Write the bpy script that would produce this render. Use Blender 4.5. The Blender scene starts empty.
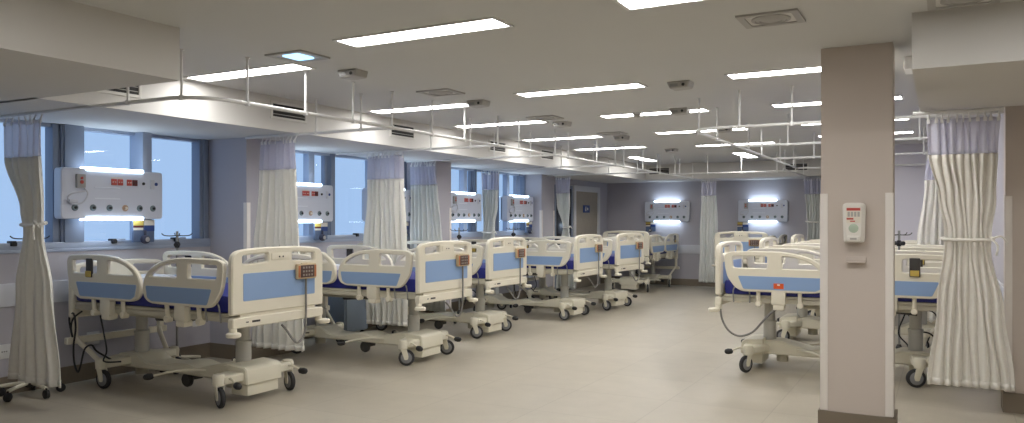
import bpy, bmesh, math, random
from mathutils import Vector, Matrix
from mathutils.geometry import tessellate_polygon
PI = math.pi
random.seed(7)
C = bpy.context.scene.collection
scene = bpy.context.scene

# ------------------------------------------------------------------ materials
def lin(c):
    return tuple((x/255/12.92) if x/255 <= 0.04045 else ((x/255+0.055)/1.055)**2.4 for x in c)

def mat(name, rgb, rough=0.5, metal=0.0, var=0.04, scale=6.0, bump=0.0, bscale=60.0, spec=0.5):
    m = bpy.data.materials.new(name); m.use_nodes = True
    nt = m.node_tree; n = nt.nodes; b = n['Principled BSDF']
    b.inputs['Roughness'].default_value = rough
    b.inputs['Metallic'].default_value = metal
    b.inputs['Specular IOR Level'].default_value = spec
    tc = n.new('ShaderNodeTexCoord')
    no = n.new('ShaderNodeTexNoise'); no.inputs['Scale'].default_value = scale; no.inputs['Detail'].default_value = 3
    nt.links.new(tc.outputs['Object'], no.inputs['Vector'])
    mx = n.new('ShaderNodeMix'); mx.data_type = 'RGBA'
    l = lin(rgb)
    mx.inputs[6].default_value = (*[v*(1-var) for v in l], 1)
    mx.inputs[7].default_value = (*[min(1, v*(1+var)) for v in l], 1)
    nt.links.new(no.outputs['Fac'], mx.inputs[0])
    nt.links.new(mx.outputs[2], b.inputs['Base Color'])
    if bump:
        n2 = n.new('ShaderNodeTexNoise'); n2.inputs['Scale'].default_value = bscale; n2.inputs['Detail'].default_value = 2
        nt.links.new(tc.outputs['Object'], n2.inputs['Vector'])
        bp = n.new('ShaderNodeBump'); bp.inputs['Strength'].default_value = bump; bp.inputs['Distance'].default_value = 0.01
        nt.links.new(n2.outputs['Fac'], bp.inputs['Height']); nt.links.new(bp.outputs['Normal'], b.inputs['Normal'])
    return m

def emit(name, rgb, strength):
    m = bpy.data.materials.new(name); m.use_nodes = True
    nt = m.node_tree; nt.nodes.clear()
    o = nt.nodes.new('ShaderNodeOutputMaterial'); e = nt.nodes.new('ShaderNodeEmission')
    e.inputs['Color'].default_value = (*rgb, 1); e.inputs['Strength'].default_value = strength
    nt.links.new(e.outputs[0], o.inputs[0]); return m

def floor_mat():
    m = mat('floor_tiles', (172, 164, 148), 0.38, var=0.05, scale=2.0)
    nt = m.node_tree; n = nt.nodes; b = n['Principled BSDF']
    tc = n.new('ShaderNodeTexCoord')
    br = n.new('ShaderNodeTexBrick'); br.offset = 0.0
    br.inputs['Scale'].default_value = 1.0; br.inputs['Brick Width'].default_value = 0.8; br.inputs['Row Height'].default_value = 0.8
    br.inputs['Mortar Size'].default_value = 0.004; br.inputs['Mortar Smooth'].default_value = 0.2
    br.inputs['Color1'].default_value = (*lin((176, 168, 152)), 1); br.inputs['Color2'].default_value = (*lin((171, 163, 147)), 1)
    br.inputs['Mortar'].default_value = (*lin((158, 150, 135)), 1)
    mp = n.new('ShaderNodeMapping'); mp.inputs['Location'].default_value = (0.33, 0.25, 0)
    nt.links.new(tc.outputs['Object'], mp.inputs[0]); nt.links.new(mp.outputs[0], br.inputs['Vector'])
    no = n.new('ShaderNodeTexNoise'); no.inputs['Scale'].default_value = 3.5; no.inputs['Detail'].default_value = 6; no.inputs['Roughness'].default_value = 0.65
    nt.links.new(tc.outputs['Object'], no.inputs['Vector'])
    rmp = n.new('ShaderNodeMapRange'); rmp.inputs[1].default_value = 0.3; rmp.inputs[2].default_value = 0.7
    rmp.inputs[3].default_value = 0.94; rmp.inputs[4].default_value = 1.05
    nt.links.new(no.outputs['Fac'], rmp.inputs[0])
    mu = n.new('ShaderNodeMix'); mu.data_type = 'RGBA'; mu.blend_type = 'MULTIPLY'; mu.inputs[0].default_value = 1
    nt.links.new(br.outputs['Color'], mu.inputs[6]); nt.links.new(rmp.outputs[0], mu.inputs[7])
    nt.links.new(mu.outputs[2], b.inputs['Base Color'])
    return m

def glass_mat():
    m = bpy.data.materials.new('window_glass'); m.use_nodes = True
    nt = m.node_tree; nt.nodes.clear(); n = nt.nodes
    o = n.new('ShaderNodeOutputMaterial'); t = n.new('ShaderNodeBsdfTransparent'); g = n.new('ShaderNodeBsdfGlossy')
    g.inputs['Roughness'].default_value = 0.02
    t.inputs['Color'].default_value = (0.93, 0.97, 1, 1)
    f = n.new('ShaderNodeFresnel'); f.inputs['IOR'].default_value = 1.5
    mx = n.new('ShaderNodeMixShader')
    gm = n.new('ShaderNodeNewGeometry'); iv = n.new('ShaderNodeMath'); iv.operation = 'SUBTRACT'; iv.inputs[0].default_value = 1
    ml = n.new('ShaderNodeMath'); ml.operation = 'MULTIPLY'
    nt.links.new(gm.outputs['Backfacing'], iv.inputs[1]); nt.links.new(iv.outputs[0], ml.inputs[0]); nt.links.new(f.outputs[0], ml.inputs[1])
    nt.links.new(ml.outputs[0], mx.inputs[0]); nt.links.new(t.outputs[0], mx.inputs[1]); nt.links.new(g.outputs[0], mx.inputs[2])
    nt.links.new(mx.outputs[0], o.inputs[0]); return m

def cloth_mat(name, rgb, trans=0.25, alpha=0.0):
    m = bpy.data.materials.new(name); m.use_nodes = True
    nt = m.node_tree; nt.nodes.clear(); n = nt.nodes
    o = n.new('ShaderNodeOutputMaterial'); d = n.new('ShaderNodeBsdfDiffuse'); t = n.new('ShaderNodeBsdfTranslucent')
    tc = n.new('ShaderNodeTexCoord'); w = n.new('ShaderNodeTexNoise'); w.inputs['Scale'].default_value = 30
    nt.links.new(tc.outputs['Object'], w.inputs['Vector'])
    l = lin(rgb); mc = n.new('ShaderNodeMix'); mc.data_type = 'RGBA'
    mc.inputs[6].default_value = (*[v*0.95 for v in l], 1); mc.inputs[7].default_value = (*[min(1, v*1.04) for v in l], 1)
    nt.links.new(w.outputs['Fac'], mc.inputs[0])
    nt.links.new(mc.outputs[2], d.inputs['Color']); nt.links.new(mc.outputs[2], t.inputs['Color'])
    mx = n.new('ShaderNodeMixShader'); mx.inputs[0].default_value = trans
    nt.links.new(d.outputs[0], mx.inputs[1]); nt.links.new(t.outputs[0], mx.inputs[2])
    last = mx
    if alpha:
        tr = n.new('ShaderNodeBsdfTransparent'); m2 = n.new('ShaderNodeMixShader'); m2.inputs[0].default_value = alpha
        nt.links.new(mx.outputs[0], m2.inputs[1]); nt.links.new(tr.outputs[0], m2.inputs[2]); last = m2
    nt.links.new(last.outputs[0], o.inputs[0]); return m

M = dict(
    ceiling=mat('ceiling_paint', (206, 206, 204), 0.85, var=0.015, scale=2),
    beam=mat('bulkhead_paint', (208, 206, 202), 0.85, var=0.015, scale=2),
    wall=mat('wall_paint_lavender_grey', (180, 177, 184), 0.7, var=0.02, scale=2, bump=0.05, bscale=180),
    wallpale=mat('wall_paint_pale_lavender', (222, 219, 228), 0.7, var=0.02, scale=2, bump=0.05, bscale=180),
    column=mat('column_paint_warm_grey', (200, 189, 180), 0.7, var=0.03, scale=2, bump=0.05, bscale=180),
    base=mat('baseboard_taupe', (122, 111, 96), 0.55, var=0.05),
    guard=mat('corner_guard_vinyl', (230, 224, 218), 0.5),
    rail=mat('wall_guard_white', (205, 206, 212), 0.45),
    floor=floor_mat(),
    glass=glass_mat(),
    alu=mat('window_aluminium', (168, 178, 196), 0.35, metal=0.35),
    aludark=mat('window_frame_dark', (132, 142, 160), 0.45, metal=0.2),
    black=mat('black_plastic', (28, 28, 30), 0.45),
    rubber=mat('caster_rubber', (45, 45, 47), 0.7),
    cream=mat('bed_cream_plastic', (226, 220, 202), 0.38, var=0.02),
    creamb=mat('bed_base_cream', (222, 217, 198), 0.42, var=0.04),
    blue=mat('bed_blue_panel', (138, 166, 206), 0.42, var=0.02),
    mattress=mat('mattress_blue_vinyl', (34, 40, 128), 0.45, var=0.08, bump=0.2, bscale=14),
    steel=mat('frame_steel_grey', (150, 150, 148), 0.4, metal=0.5),
    column_grey=mat('lift_column_grey', (190, 189, 182), 0.35, metal=0.1),
    hub=mat('caster_hub_grey', (135, 136, 138), 0.45),
    under=mat('bed_underframe', (190, 185, 168), 0.5, var=0.06),
    dark=mat('dark_motor_housing', (58, 56, 54), 0.5),
    remote=mat('handset_tan', (190, 170, 138), 0.5),
    orange=mat('handset_orange', (186, 116, 72), 0.5),
    keypad=mat('handset_keypad', (84, 60, 54), 0.5),
    key=mat('handset_keys', (150, 142, 134), 0.5),
    sticker=mat('orange_sticker', (216, 88, 38), 0.5),
    cable=mat('grey_cable', (128, 126, 122), 0.5),
    bcable=mat('black_cable', (30, 30, 32), 0.5),
    white=mat('white_enamel', (222, 222, 220), 0.4),
    panel=mat('headwall_panel_white', (214, 218, 228), 0.35, var=0.01),
    groove=mat('headwall_groove', (232, 236, 244), 0.3),
    socketred=mat('socket_red', (190, 78, 68), 0.45),
    socketdark=mat('socket_dark_red', (88, 26, 28), 0.45),
    outlet=mat('outlet_grey', (120, 134, 138), 0.35, metal=0.3),
    outletor=mat('outlet_orange', (172, 142, 116), 0.4),
    signblue=mat('sign_blue', (44, 70, 132), 0.5),
    signyel=mat('sign_yellow', (196, 170, 84), 0.5),
    signgrey=mat('sign_slate', (96, 112, 140), 0.5),
    maroon=mat('flowmeter_dark', (50, 50, 66), 0.4),
    door=mat('door_wood', (160, 150, 134), 0.5, var=0.12, scale=9),
    frame=mat('door_frame_white', (206, 206, 208), 0.5),
    dpanel=mat('dark_smooth_panel', (26, 30, 38), 0.15),
    ventw=mat('vent_white', (214, 212, 206), 0.5),
    ventd=mat('vent_dark', (38, 37, 36), 0.7),
    grey=mat('grey_housing', (172, 170, 166), 0.5),
    lens=mat('dark_lens', (60, 60, 62), 0.2),
    cabinet=mat('cabinet_grey_blue', (132, 144, 158), 0.5),
    disp=mat('dispenser_white', (226, 222, 214), 0.35),
    dispwin=mat('dispenser_window', (176, 190, 172), 0.25),
    paper=mat('label_paper', (224, 216, 202), 0.6),
    pillow=mat('sheet_white', (206, 208, 212), 0.8, bump=0.2, bscale=10),
    cloth=cloth_mat('curtain_cream_cloth', (244, 242, 235), 0.2),
    clothc=cloth_mat('curtain_cool_cloth', (242, 243, 240), 0.45),
    net=cloth_mat('curtain_lavender_net', (226, 226, 238), 0.4, alpha=0.32),
    lamp=emit('ceiling_lamp_diffuser', (1.0, 0.98, 0.955), 25.0),
    led=emit('headwall_led', (0.66, 0.82, 1.0), 10.0),
    bluelamp=emit('blue_lamp_diffuser', (0.38, 0.68, 1.0), 2.2),
)

# ------------------------------------------------------------------ mesh builder
class MB:
    def __init__(self):
        self.v = []; self.f = []; self.mi = []; self.cur = 0
    def add(self, vs, fs):
        o = len(self.v); self.v += [tuple(p) for p in vs]
        for f in fs: self.f.append(tuple(i+o for i in f)); self.mi.append(self.cur)
        return self
    def box(self, c, s, b=0.0, rot=None):
        bm = bmesh.new(); bmesh.ops.create_cube(bm, size=1)
        bmesh.ops.scale(bm, vec=s, verts=bm.verts)
        if b > 0:
            bmesh.ops.bevel(bm, geom=bm.edges[:], offset=min(b, min(s)*0.45), segments=2, affect='EDGES', profile=0.6)
        if rot is not None: bmesh.ops.transform(bm, matrix=rot, verts=bm.verts)
        bmesh.ops.translate(bm, vec=c, verts=bm.verts)
        bm.verts.ensure_lookup_table(); bm.verts.index_update()
        self.add([v.co for v in bm.verts], [[v.index for v in f.verts] for f in bm.faces]); bm.free(); return self
    def bb(self, x0, x1, y0, y1, z0, z1, b=0.0):
        return self.box(((x0+x1)/2, (y0+y1)/2, (z0+z1)/2), (abs(x1-x0), abs(y1-y0), abs(z1-z0)), b)
    def cyl(self, p0, p1, r0, r1=None, n=16, cap=True):
        r1 = r0 if r1 is None else r1
        p0 = Vector(p0); p1 = Vector(p1); d = (p1-p0).normalized()
        u = d.orthogonal().normalized(); w = d.cross(u)
        vs = []
        for p, r in ((p0, r0), (p1, r1)):
            for k in range(n):
                a = 2*PI*k/n; vs.append(p+u*(r*math.cos(a))+w*(r*math.sin(a)))
        fs = [(k, (k+1) % n, n+(k+1) % n, n+k) for k in range(n)]
        if cap: fs += [tuple(range(n-1, -1, -1)), tuple(range(n, 2*n))]
        return self.add(vs, fs)
    def lathe(self, o, axis, prof, n=20):
        o = Vector(o); d = Vector(axis).normalized(); u = d.orthogonal().normalized(); w = d.cross(u)
        vs = []; fs = []
        for h, r in prof:
            for k in range(n):
                a = 2*PI*k/n; vs.append(o+d*h+u*(r*math.cos(a))+w*(r*math.sin(a)))
        for i in range(len(prof)-1):
            for k in range(n):
                fs.append((i*n+k, i*n+(k+1) % n, (i+1)*n+(k+1) % n, (i+1)*n+k))
        fs += [tuple(range(n-1, -1, -1)), tuple(range((len(prof)-1)*n, len(prof)*n))]
        return self.add(vs, fs)
    def tube(self, pts, r, n=8, smooth=4):
        P = [Vector(p) for p in pts]
        if smooth > 1 and len(P) > 2:
            Q = []
            for i in range(len(P)-1):
                a = P[max(i-1, 0)]; b = P[i]; c = P[i+1]; d = P[min(i+2, len(P)-1)]
                for k in range(smooth):
                    t = k/smooth
                    Q.append(0.5*((2*b)+(c-a)*t+(2*a-5*b+4*c-d)*t*t+(3*b-a-3*c+d)*t**3))
            Q.append(P[-1]); P = Q
        vs = []; fs = []; u = None
        for i, p in enumerate(P):
            d = (P[min(i+1, len(P)-1)]-P[max(i-1, 0)]).normalized()
            if u is None: u = d.orthogonal().normalized()
            else:
                u = u-d*u.dot(d)
                u = u.normalized() if u.length > 1e-6 else d.orthogonal().normalized()
            w = d.cross(u)
            for k in range(n):
                a = 2*PI*k/n; vs.append(p+u*(r*math.cos(a))+w*(r*math.sin(a)))
        for i in range(len(P)-1):
            for k in range(n):
                fs.append((i*n+k, i*n+(k+1) % n, (i+1)*n+(k+1) % n, (i+1)*n+k))
        fs += [tuple(range(n-1, -1, -1)), tuple(range((len(P)-1)*n, len(P)*n))]
        return self.add(vs, fs)
    def plate(self, outline, holes, n0, n1, c, f):
        """outline/holes: 2D loops; extruded from n0 to n1 along the normal, edges chamfered by c; f maps (a, b, n) to 3D"""
        def area(p): return sum(p[i][0]*p[(i+1) % len(p)][1]-p[(i+1) % len(p)][0]*p[i][1] for i in range(len(p)))/2
        loops = [outline if area(outline) > 0 else outline[::-1]]
        for h in holes: loops.append(h if area(h) < 0 else h[::-1])
        def off(p, d):
            q = []
            for i in range(len(p)):
                a = Vector(p[i-1]); b = Vector(p[i]); e = Vector(p[(i+1) % len(p)])
                d1 = (b-a).normalized(); d2 = (e-b).normalized()
                m = Vector((-d1.y-d2.y, d1.x+d2.x))
                m = m.normalized() if m.length > 1e-6 else Vector((-d1.y, d1.x))
                k = max(0.5, m.dot(Vector((-d1.y, d1.x))))
                q.append((b.x+m.x*d/k, b.y+m.y*d/k))
            return q
        lv = [(n0, c), (n0+c, 0), (n1-c, 0), (n1, c)] if c > 0 else [(n0, 0), (n1, 0)]
        vs = []; fs = []; st = []
        for n, d in lv:
            st.append(len(vs))
            for lp in loops:
                for a, b in (off(lp, d) if d else lp): vs.append(f(a, b, n))
        o = 0
        for lp in loops:
            m = len(lp)
            for i in range(len(lv)-1):
                for k in range(m):
                    fs.append((st[i]+o+k, st[i]+o+(k+1) % m, st[i+1]+o+(k+1) % m, st[i+1]+o+k))
            o += m
        d = lv[0][1]
        tri = tessellate_polygon([[Vector((*p, 0)) for p in (off(lp, d) if d else lp)] for lp in loops])
        for t in tri:
            fs.append(tuple(st[0]+i for i in t)); fs.append(tuple(st[-1]+i for i in reversed(t)))
        return self.add(vs, fs)
    def build(self, name, m, parent=None, smooth=True, angle=35):
        me = bpy.data.meshes.new(name); me.from_pydata(self.v, [], self.f)
        bm = bmesh.new(); bm.from_mesh(me); bmesh.ops.recalc_face_normals(bm, faces=bm.faces); bm.to_mesh(me); bm.free()
        for mm in (m if isinstance(m, (list, tuple)) else [m]): me.materials.append(mm)
        if any(self.mi):
            for p, i in zip(me.polygons, self.mi): p.material_index = i
        if smooth:
            for p in me.polygons: p.use_smooth = True
            me.set_sharp_from_angle(angle=math.radians(angle))
        o = bpy.data.objects.new(name, me); C.objects.link(o)
        if parent: o.parent = parent
        return o

def round_poly(pts, radii, seg=5):
    out = []; n = len(pts)
    for i in range(n):
        r = radii[i] if isinstance(radii, (list, tuple)) else radii
        p = Vector(pts[i]); a = Vector(pts[i-1]); b = Vector(pts[(i+1) % n])
        if r <= 0: out.append(tuple(p)); continue
        d1 = (a-p); d2 = (b-p); r1 = min(r, d1.length*0.48); r2 = min(r, d2.length*0.48)
        s = p+d1.normalized()*r1; e = p+d2.normalized()*r2
        for k in range(seg+1):
            t = k/seg; q = s*(1-t)**2+p*2*t*(1-t)+e*t*t; out.append(tuple(q))
    return out

def rect(a0, a1, b0, b1, r=0.0, seg=4):
    p = [(a0, b0), (a1, b0), (a1, b1), (a0, b1)]
    return round_poly(p, r, seg) if r > 0 else p

def empty(name, loc=(0, 0, 0), rz=0):
    o = bpy.data.objects.new(name, None); C.objects.link(o); o.location = loc; o.rotation_euler = (0, 0, rz)
    o.empty_display_size = 0.1; return o
def tag(o, label, cat, group=None):
    o['label'] = label; o['category'] = cat
    if group: o['group'] = group
    return o
def thing(name, label, cat, loc=(0, 0, 0), rz=0, group=None):
    return tag(empty(name, loc, rz), label, cat, group)
def struct(name, mb, m, label=None, parent=None):
    o = mb.build(name, m, parent)
    if parent is None: o['kind'] = 'structure'
    if label: o['label'] = label
    return o
def copy_tree(o, parent=None):
    c = o.copy(); C.objects.link(c)
    if parent is not None:
        c.parent = parent; c.matrix_parent_inverse = o.matrix_parent_inverse.copy()
    for ch in list(o.children): copy_tree(ch, c)
    return c

# ------------------------------------------------------------------ the room
CZ = 2.62          # ceiling
BZ = 2.30          # underside of the bulkheads
XW = -6.82         # window wall, inner face
YF = 17.1          # far wall
XR = 0.46          # wall behind the heads of the right row
YB = -3.0
struct('floor', MB().bb(-7.3, 4.4, YB-0.2, YF+0.3, -0.12, 0), M['floor'])
struct('ceiling', MB().bb(-7.3, 4.4, YB-0.2, YF+0.3, CZ, CZ+0.15), M['ceiling'])
SILL = 1.20
WIN = [(2.60, 5.80), (6.42, 9.38), (9.76, 13.12)]
wl = MB()
wl.bb(XW-0.25, XW, YB, YF, 0, SILL)
wl.bb(XW-0.25, XW, YB, WIN[0][0], SILL, CZ)
wl.bb(XW-0.25, XW, 13.12, YF, SILL, CZ)
wl.bb(XW-0.25, XW, 2.6, 13.12, BZ+0.03, CZ)
struct('wall_left', wl, M['wall'])
PIER = [(5.80, 6.42, -6.28), (9.38, 9.76, -6.36), (13.12, 13.66, -6.54)]
for k, (a, b, x) in enumerate(PIER):
    pr = MB(); pr.bb(XW-0.254, x, a-0.004, b+0.004, 0, BZ+0.02)
    struct('wall_pier' + ('' if k == 0 else '.%03d' % k), pr, M['wall'])
struct('wall_far', MB().bb(-7.3, 4.4, YF, YF+0.2, 0, CZ), M['wall'])
struct('wall_right', MB().bb(XR, XR+0.2, 7.05, YF, 0, CZ), M['wall'])
struct('wall_right_return', MB().bb(-0.72, XR+0.1, 13.55, 13.75, 0, CZ), M['wallpale'])
struct('wall_right_front', MB().bb(XR-0.04, 4.3, 7.0, 7.2, 0, CZ), M['column'])
struct('wall_right_near', MB().bb(4.2, 4.4, YB, 7.0, 0, CZ), M['column'])
struct('wall_back', MB().bb(-7.3, 4.4, YB-0.2, YB, 0, CZ), M['column'])
COLX0, COLX1, COLY, COLD = -0.727, -0.285, 5.74, 0.26
struct('wall_column', MB().bb(COLX0, COLX1, COLY, COLY+COLD, 0, CZ), M['column'])
# bulkheads
LB = -5.54
struct('ceiling_bulkhead_left', MB().bb(XW-0.2, LB, 3.20, YF, BZ, CZ+0.02), M['beam'])
struct('ceiling_bulkhead_near', MB().bb(XW-0.2, -4.08, YB, 3.24, BZ, CZ+0.02), M['beam'])
struct('ceiling_bulkhead_far', MB().bb(LB-0.02, XR+0.1, 16.07, YF+0.05, BZ, CZ+0.02), M['beam'])
struct('ceiling_bulkhead_right', MB().bb(-0.15, 4.3, 4.98, 6.95, BZ, CZ+0.02), M['beam'])
struct('ceiling_bulkhead_right_far', MB().bb(-0.14, XR+0.1, 12.1, 16.1, BZ, CZ+0.02), M['beam'])
# baseboards
bs = MB(); bs.bb(XW-0.02, XW+0.018, YB, 5.80, 0, 0.15)
for i, (a, b, x) in enumerate(PIER):
    nxt = PIER[i+1][0] if i < 2 else 14.15
    bs.bb(XW, x+0.018, a-0.018, a, 0, 0.15); bs.bb(x, x+0.018, a-0.018, b+0.018, 0, 0.15)
    bs.bb(XW, x+0.018, b, b+0.018, 0, 0.15); bs.bb(XW-0.02, XW+0.018, b, nxt, 0, 0.15)
bs.bb(XW-0.02, XW+0.018, 16.6, YF, 0, 0.15)
struct('baseboard_left', bs, M['base'])
struct('baseboard_far', MB().bb(XW, XR, YF-0.018, YF, 0, 0.15), M['base'])
struct('baseboard_right', MB().bb(XR-0.018, XR, 7.1, YF, 0, 0.15), M['base'])
struct('baseboard_front', MB().bb(XR-0.058, 4.2, 6.982, 7.0, 0, 0.15).bb(XR-0.058, XR-0.04, 6.982, 7.2, 0, 0.15), M['base'])
cb = MB(); t = 0.018
cb.bb(COLX0-t, COLX1+t, COLY-t, COLY, 0, 0.15); cb.bb(COLX0-t, COLX1+t, COLY+COLD, COLY+COLD+t, 0, 0.15)
cb.bb(COLX0-t, COLX0, COLY, COLY+COLD, 0, 0.15); cb.bb(COLX1, COLX1+t, COLY, COLY+COLD, 0, 0.15)
struct('baseboard_column', cb, M['base'])
# vinyl corner guards
def guard(name, x, y, sx, sy, z1=1.63):
    g = MB(); w = 0.044; t = 0.006
    xa, xb = sorted((x+sx*t*-1, x+sx*w)); ya, yb = sorted((y-sy*t, y))
    g.bb(xa, xb, ya, yb, 0.155, z1, 0.002)
    xa, xb = sorted((x-sx*t, x)); ya, yb = sorted((y-sy*t, y+sy*w))
    g.bb(xa, xb, ya, yb, 0.155, z1, 0.002)
    struct(name, g, M['guard'])
guard('trim_1', COLX0, COLY, 1, 1); guard('trim_2', COLX1, COLY, -1, 1)
guard('trim_3', XR-0.04, 7.0, 1, 1)
n = 4
for a, b, x in PIER:
    guard('trim_%d' % n, x, a, -1, 1); guard('trim_%d' % (n+1), x, b, -1, -1); n += 2
# impact rails along the walls
ir = MB()
for a, b in ((YB, 5.80), (6.42, 9.38), (9.76, 13.12), (13.66, 14.15)): ir.bb(XW, XW+0.022, a, b, 0.73, 0.92, 0.006)
struct('trim_%d' % n, ir, M['rail']); n += 1
struct('trim_%d' % n, MB().bb(XW, XR, YF-0.022, YF, 0.71, 0.90, 0.006), M['rail']); n += 1
struct('trim_%d' % n, MB().bb(XR-0.022, XR, 7.2, YF, 0.71, 0.90, 0.006), M['rail']); n += 1

# windows
FR = {0: [(2.60, 2.72, 'd'), (3.30, 3.42, 'w'), (4.13, 4.42, 'd2'), (4.95, 5.05, 'w'), (5.68, 5.80, 'd')],
      1: [(6.42, 6.54, 'd'), (7.33, 7.43, 'w'), (7.66, 7.84, 'd2'), (8.52, 8.62, 'w'), (9.26, 9.38, 'd')],
      2: [(9.76, 9.88, 'd'), (10.92, 11.02, 'w'), (11.20, 11.36, 'd2'), (11.98, 12.12, 'd2'), (12.38, 12.47, 'w'), (12.80, 12.90, 'd2'), (13.07, 13.12, 'd')]}
for k, (a, b) in enumerate(WIN):
    w = empty('window_%d' % (k+1), (0, 0, 0)); w['kind'] = 'structure'
    fr = MB(); fr.bb(XW-0.16, XW+0.005, a, b, SILL, SILL+0.055, 0.004); fr.bb(XW-0.16, XW-0.06, a, b, BZ-0.03, BZ+0.03, 0.004)
    fr.build('window_frame', M['alu'], w)
    MB().bb(XW-0.2, XW+0.01, a, b, SILL-0.03, SILL+0.0, 0.004).build('window_sill', M['alu'], w)
    gl = MB(); gl.bb(XW-0.125, XW-0.117, a+0.01, b-0.01, SILL+0.03, BZ+0.01)
    gl.build('window_glass', M['glass'], w, smooth=False)
    for (p, q, kd) in FR[k]:
        if kd == 'w':
            MB().bb(XW-0.14, XW+(0.06 if k == 0 else -0.045), p, q, SILL+0.05, BZ, 0.005).build('mullion', M['alu'], w)
        elif kd == 'd':
            m2 = MB(); m2.bb(XW-0.15, XW-(0.02 if k == 0 else 0.06), p, q, SILL+0.05, BZ, 0.005); m2.bb(XW-0.12, XW-(0.0 if k == 0 else 0.05), p+0.3*(q-p), q-0.3*(q-p), SILL+0.05, BZ, 0.005)
            m2.build('mullion', M['aludark'], w)
        else:
            m2 = MB(); h = q-p
            dd = 0 if k == 0 else 0.055
            m2.bb(XW-0.15, XW-0.03-dd, p, q, SILL+0.05, BZ, 0.005)
            for j in range(3): m2.bb(XW-0.14+j*0.02, XW-0.03+j*0.02-dd, p+0.15*h+j*0.02, q-0.01-j*0.01, SILL+0.05, BZ, 0.003)
            m2.build('mullion', M['aludark'], w)
    cs = [(FR[k][i][1]+FR[k][i+1][0])/2 for i in range(len(FR[k])-1) if FR[k][i+1][0]-FR[k][i][1] > 0.4]
    for y in cs:
        lt = MB(); lt.bb(XW-0.05, XW+0.025, y-0.025, y+0.025, SILL+0.03, SILL+0.075, 0.008); lo = lt.build('latch', M['black'], w)
        MB().bb(XW+0.005, XW+0.025, y+0.01, y+0.11, SILL+0.058, SILL+0.074, 0.006).build('latch_lever', M['alu'], lo)

# door on the window wall near the far corner, and a dark framed panel before it
d = empty('door_1'); d['kind'] = 'structure'
MB().bb(XW, XW+0.035, 15.20, 16.40, 0.005, 2.06, 0.004).build('door_leaf', M['door'], d)
df = MB(); df.bb(XW, XW+0.06, 15.08, 15.20, 0, 2.18, 0.004); df.bb(XW, XW+0.06, 16.40, 16.52, 0, 2.18, 0.004); df.bb(XW, XW+0.06, 15.20, 16.40, 2.06, 2.18, 0.004)
df.build('door_frame', M['frame'], d)
hd = MB(); hd.cyl((XW+0.03, 15.30, 1.02), (XW+0.08, 15.30, 1.02), 0.012); hd.tube([(XW+0.08, 15.30, 1.02), (XW+0.085, 15.34, 1.02), (XW+0.085, 15.42, 1.02)], 0.011)
hd.build('door_handle', M['steel'], d)
sg = thing('door_sign', 'small blue sign with white symbols on the wooden door', 'sign', (XW+0.036, 15.78, 1.69))
MB().bb(0, 0.008, -0.18, 0.18, -0.08, 0.08, 0.003).build('sign_plate', M['signblue'], sg)
sy = MB(); sy.cyl((0.008, -0.06, 0.035), (0.0095, -0.06, 0.035), 0.016); sy.bb(0.008, 0.0095, -0.08, -0.04, -0.05, 0.015); sy.bb(0.008, 0.0095, 0.0, 0.02, -0.05, 0.05); sy.cyl((0.008, 0.06, 0.0), (0.0095, 0.06, 0.0), 0.03)
sy.build('sign_symbol', M['white'], sg)
d2 = empty('dark_panel'); d2['kind'] = 'structure'
MB().bb(XW, XW+0.03, 14.25, 15.0, 0.005, 2.1, 0.004).build('panel_sheet', M['dpanel'], d2)
df = MB(); df.bb(XW, XW+0.045, 14.19, 14.25, 0, 2.16, 0.004); df.bb(XW, XW+0.045, 15.0, 15.06, 0, 2.16, 0.004); df.bb(XW, XW+0.045, 14.25, 15.0, 2.1, 2.16, 0.004)
df.build('door_frame', M['aludark'], d2)

# ------------------------------------------------------------------ ceiling lights
def light(x0, x1, y0, y1, label, proto=[None]):
    w, h = x1-x0, y1-y0
    if proto[0] is None:
        r = thing('recessed_light', label, 'ceiling light', ((x0+x1)/2, (y0+y1)/2, CZ), 0, 'long recessed ceiling lights')
        f = MB(); W, H = 1.17/2, 0.2/2
        f.plate(rect(-W-0.022, W+0.022, -H-0.022, H+0.022), [rect(-W, W, -H, H)], -0.008, 0.0, 0.0, lambda a, b, n: (a, b, n))
        f.build('light_frame', M['white'], r, smooth=False)
        MB().bb(-W, W, -H, H, -0.004, 0.0).build('diffuser', M['lamp'], r, smooth=False)
        proto[0] = r
        return r
    r = copy_tree(proto[0]); r['label'] = label; r.location = ((x0+x1)/2, (y0+y1)/2, CZ)
    if h > w: r.rotation_euler = (0, 0, PI/2)
    return r
NTH = ['nearest', 'second', 'third', 'fourth', 'fifth']
LX = (0, 0, 0.09, 0.09, 0.06)
for i, y in enumerate((4.04, 6.50, 8.30, 10.24, 12.28)):
    light(-3.45+LX[i], -2.28+LX[i], y-0.1, y+0.1, '%s long ceiling light of the centre row over the aisle' % (NTH[i] if i == 0 else NTH[i]))
LX = (0.03, 0.08, 0.14, 0.09, 0.12)
for i, y in enumerate((4.47, 6.76, 8.34, 10.22, 12.0)):
    light(-5.45+LX[i], -4.28+LX[i], y-0.1, y+0.1, '%s long ceiling light of the row beside the window bulkhead' % NTH[i])
for i, y in enumerate((4.03, 6.47, 8.35, 10.1, 11.7)):
    lab = ['nearest long ceiling light of the right row, cut by the top edge', 'second long ceiling light of the right row, just left of the column top',
           'third long ceiling light of the right row, passing behind the column', 'fourth long ceiling light of the right row, right of the column',
           'fifth and farthest long ceiling light right of the column'][i]
    light(-1.51, -0.34, y-0.1, y+0.1, lab)
light(-5.12, -4.92, 13.85, 15.02, 'ceiling light turned lengthwise, above the far left corner beds')
light(-3.2, -3.0, 13.85, 15.02, 'ceiling light turned lengthwise, in front of the far wall middle')

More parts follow.
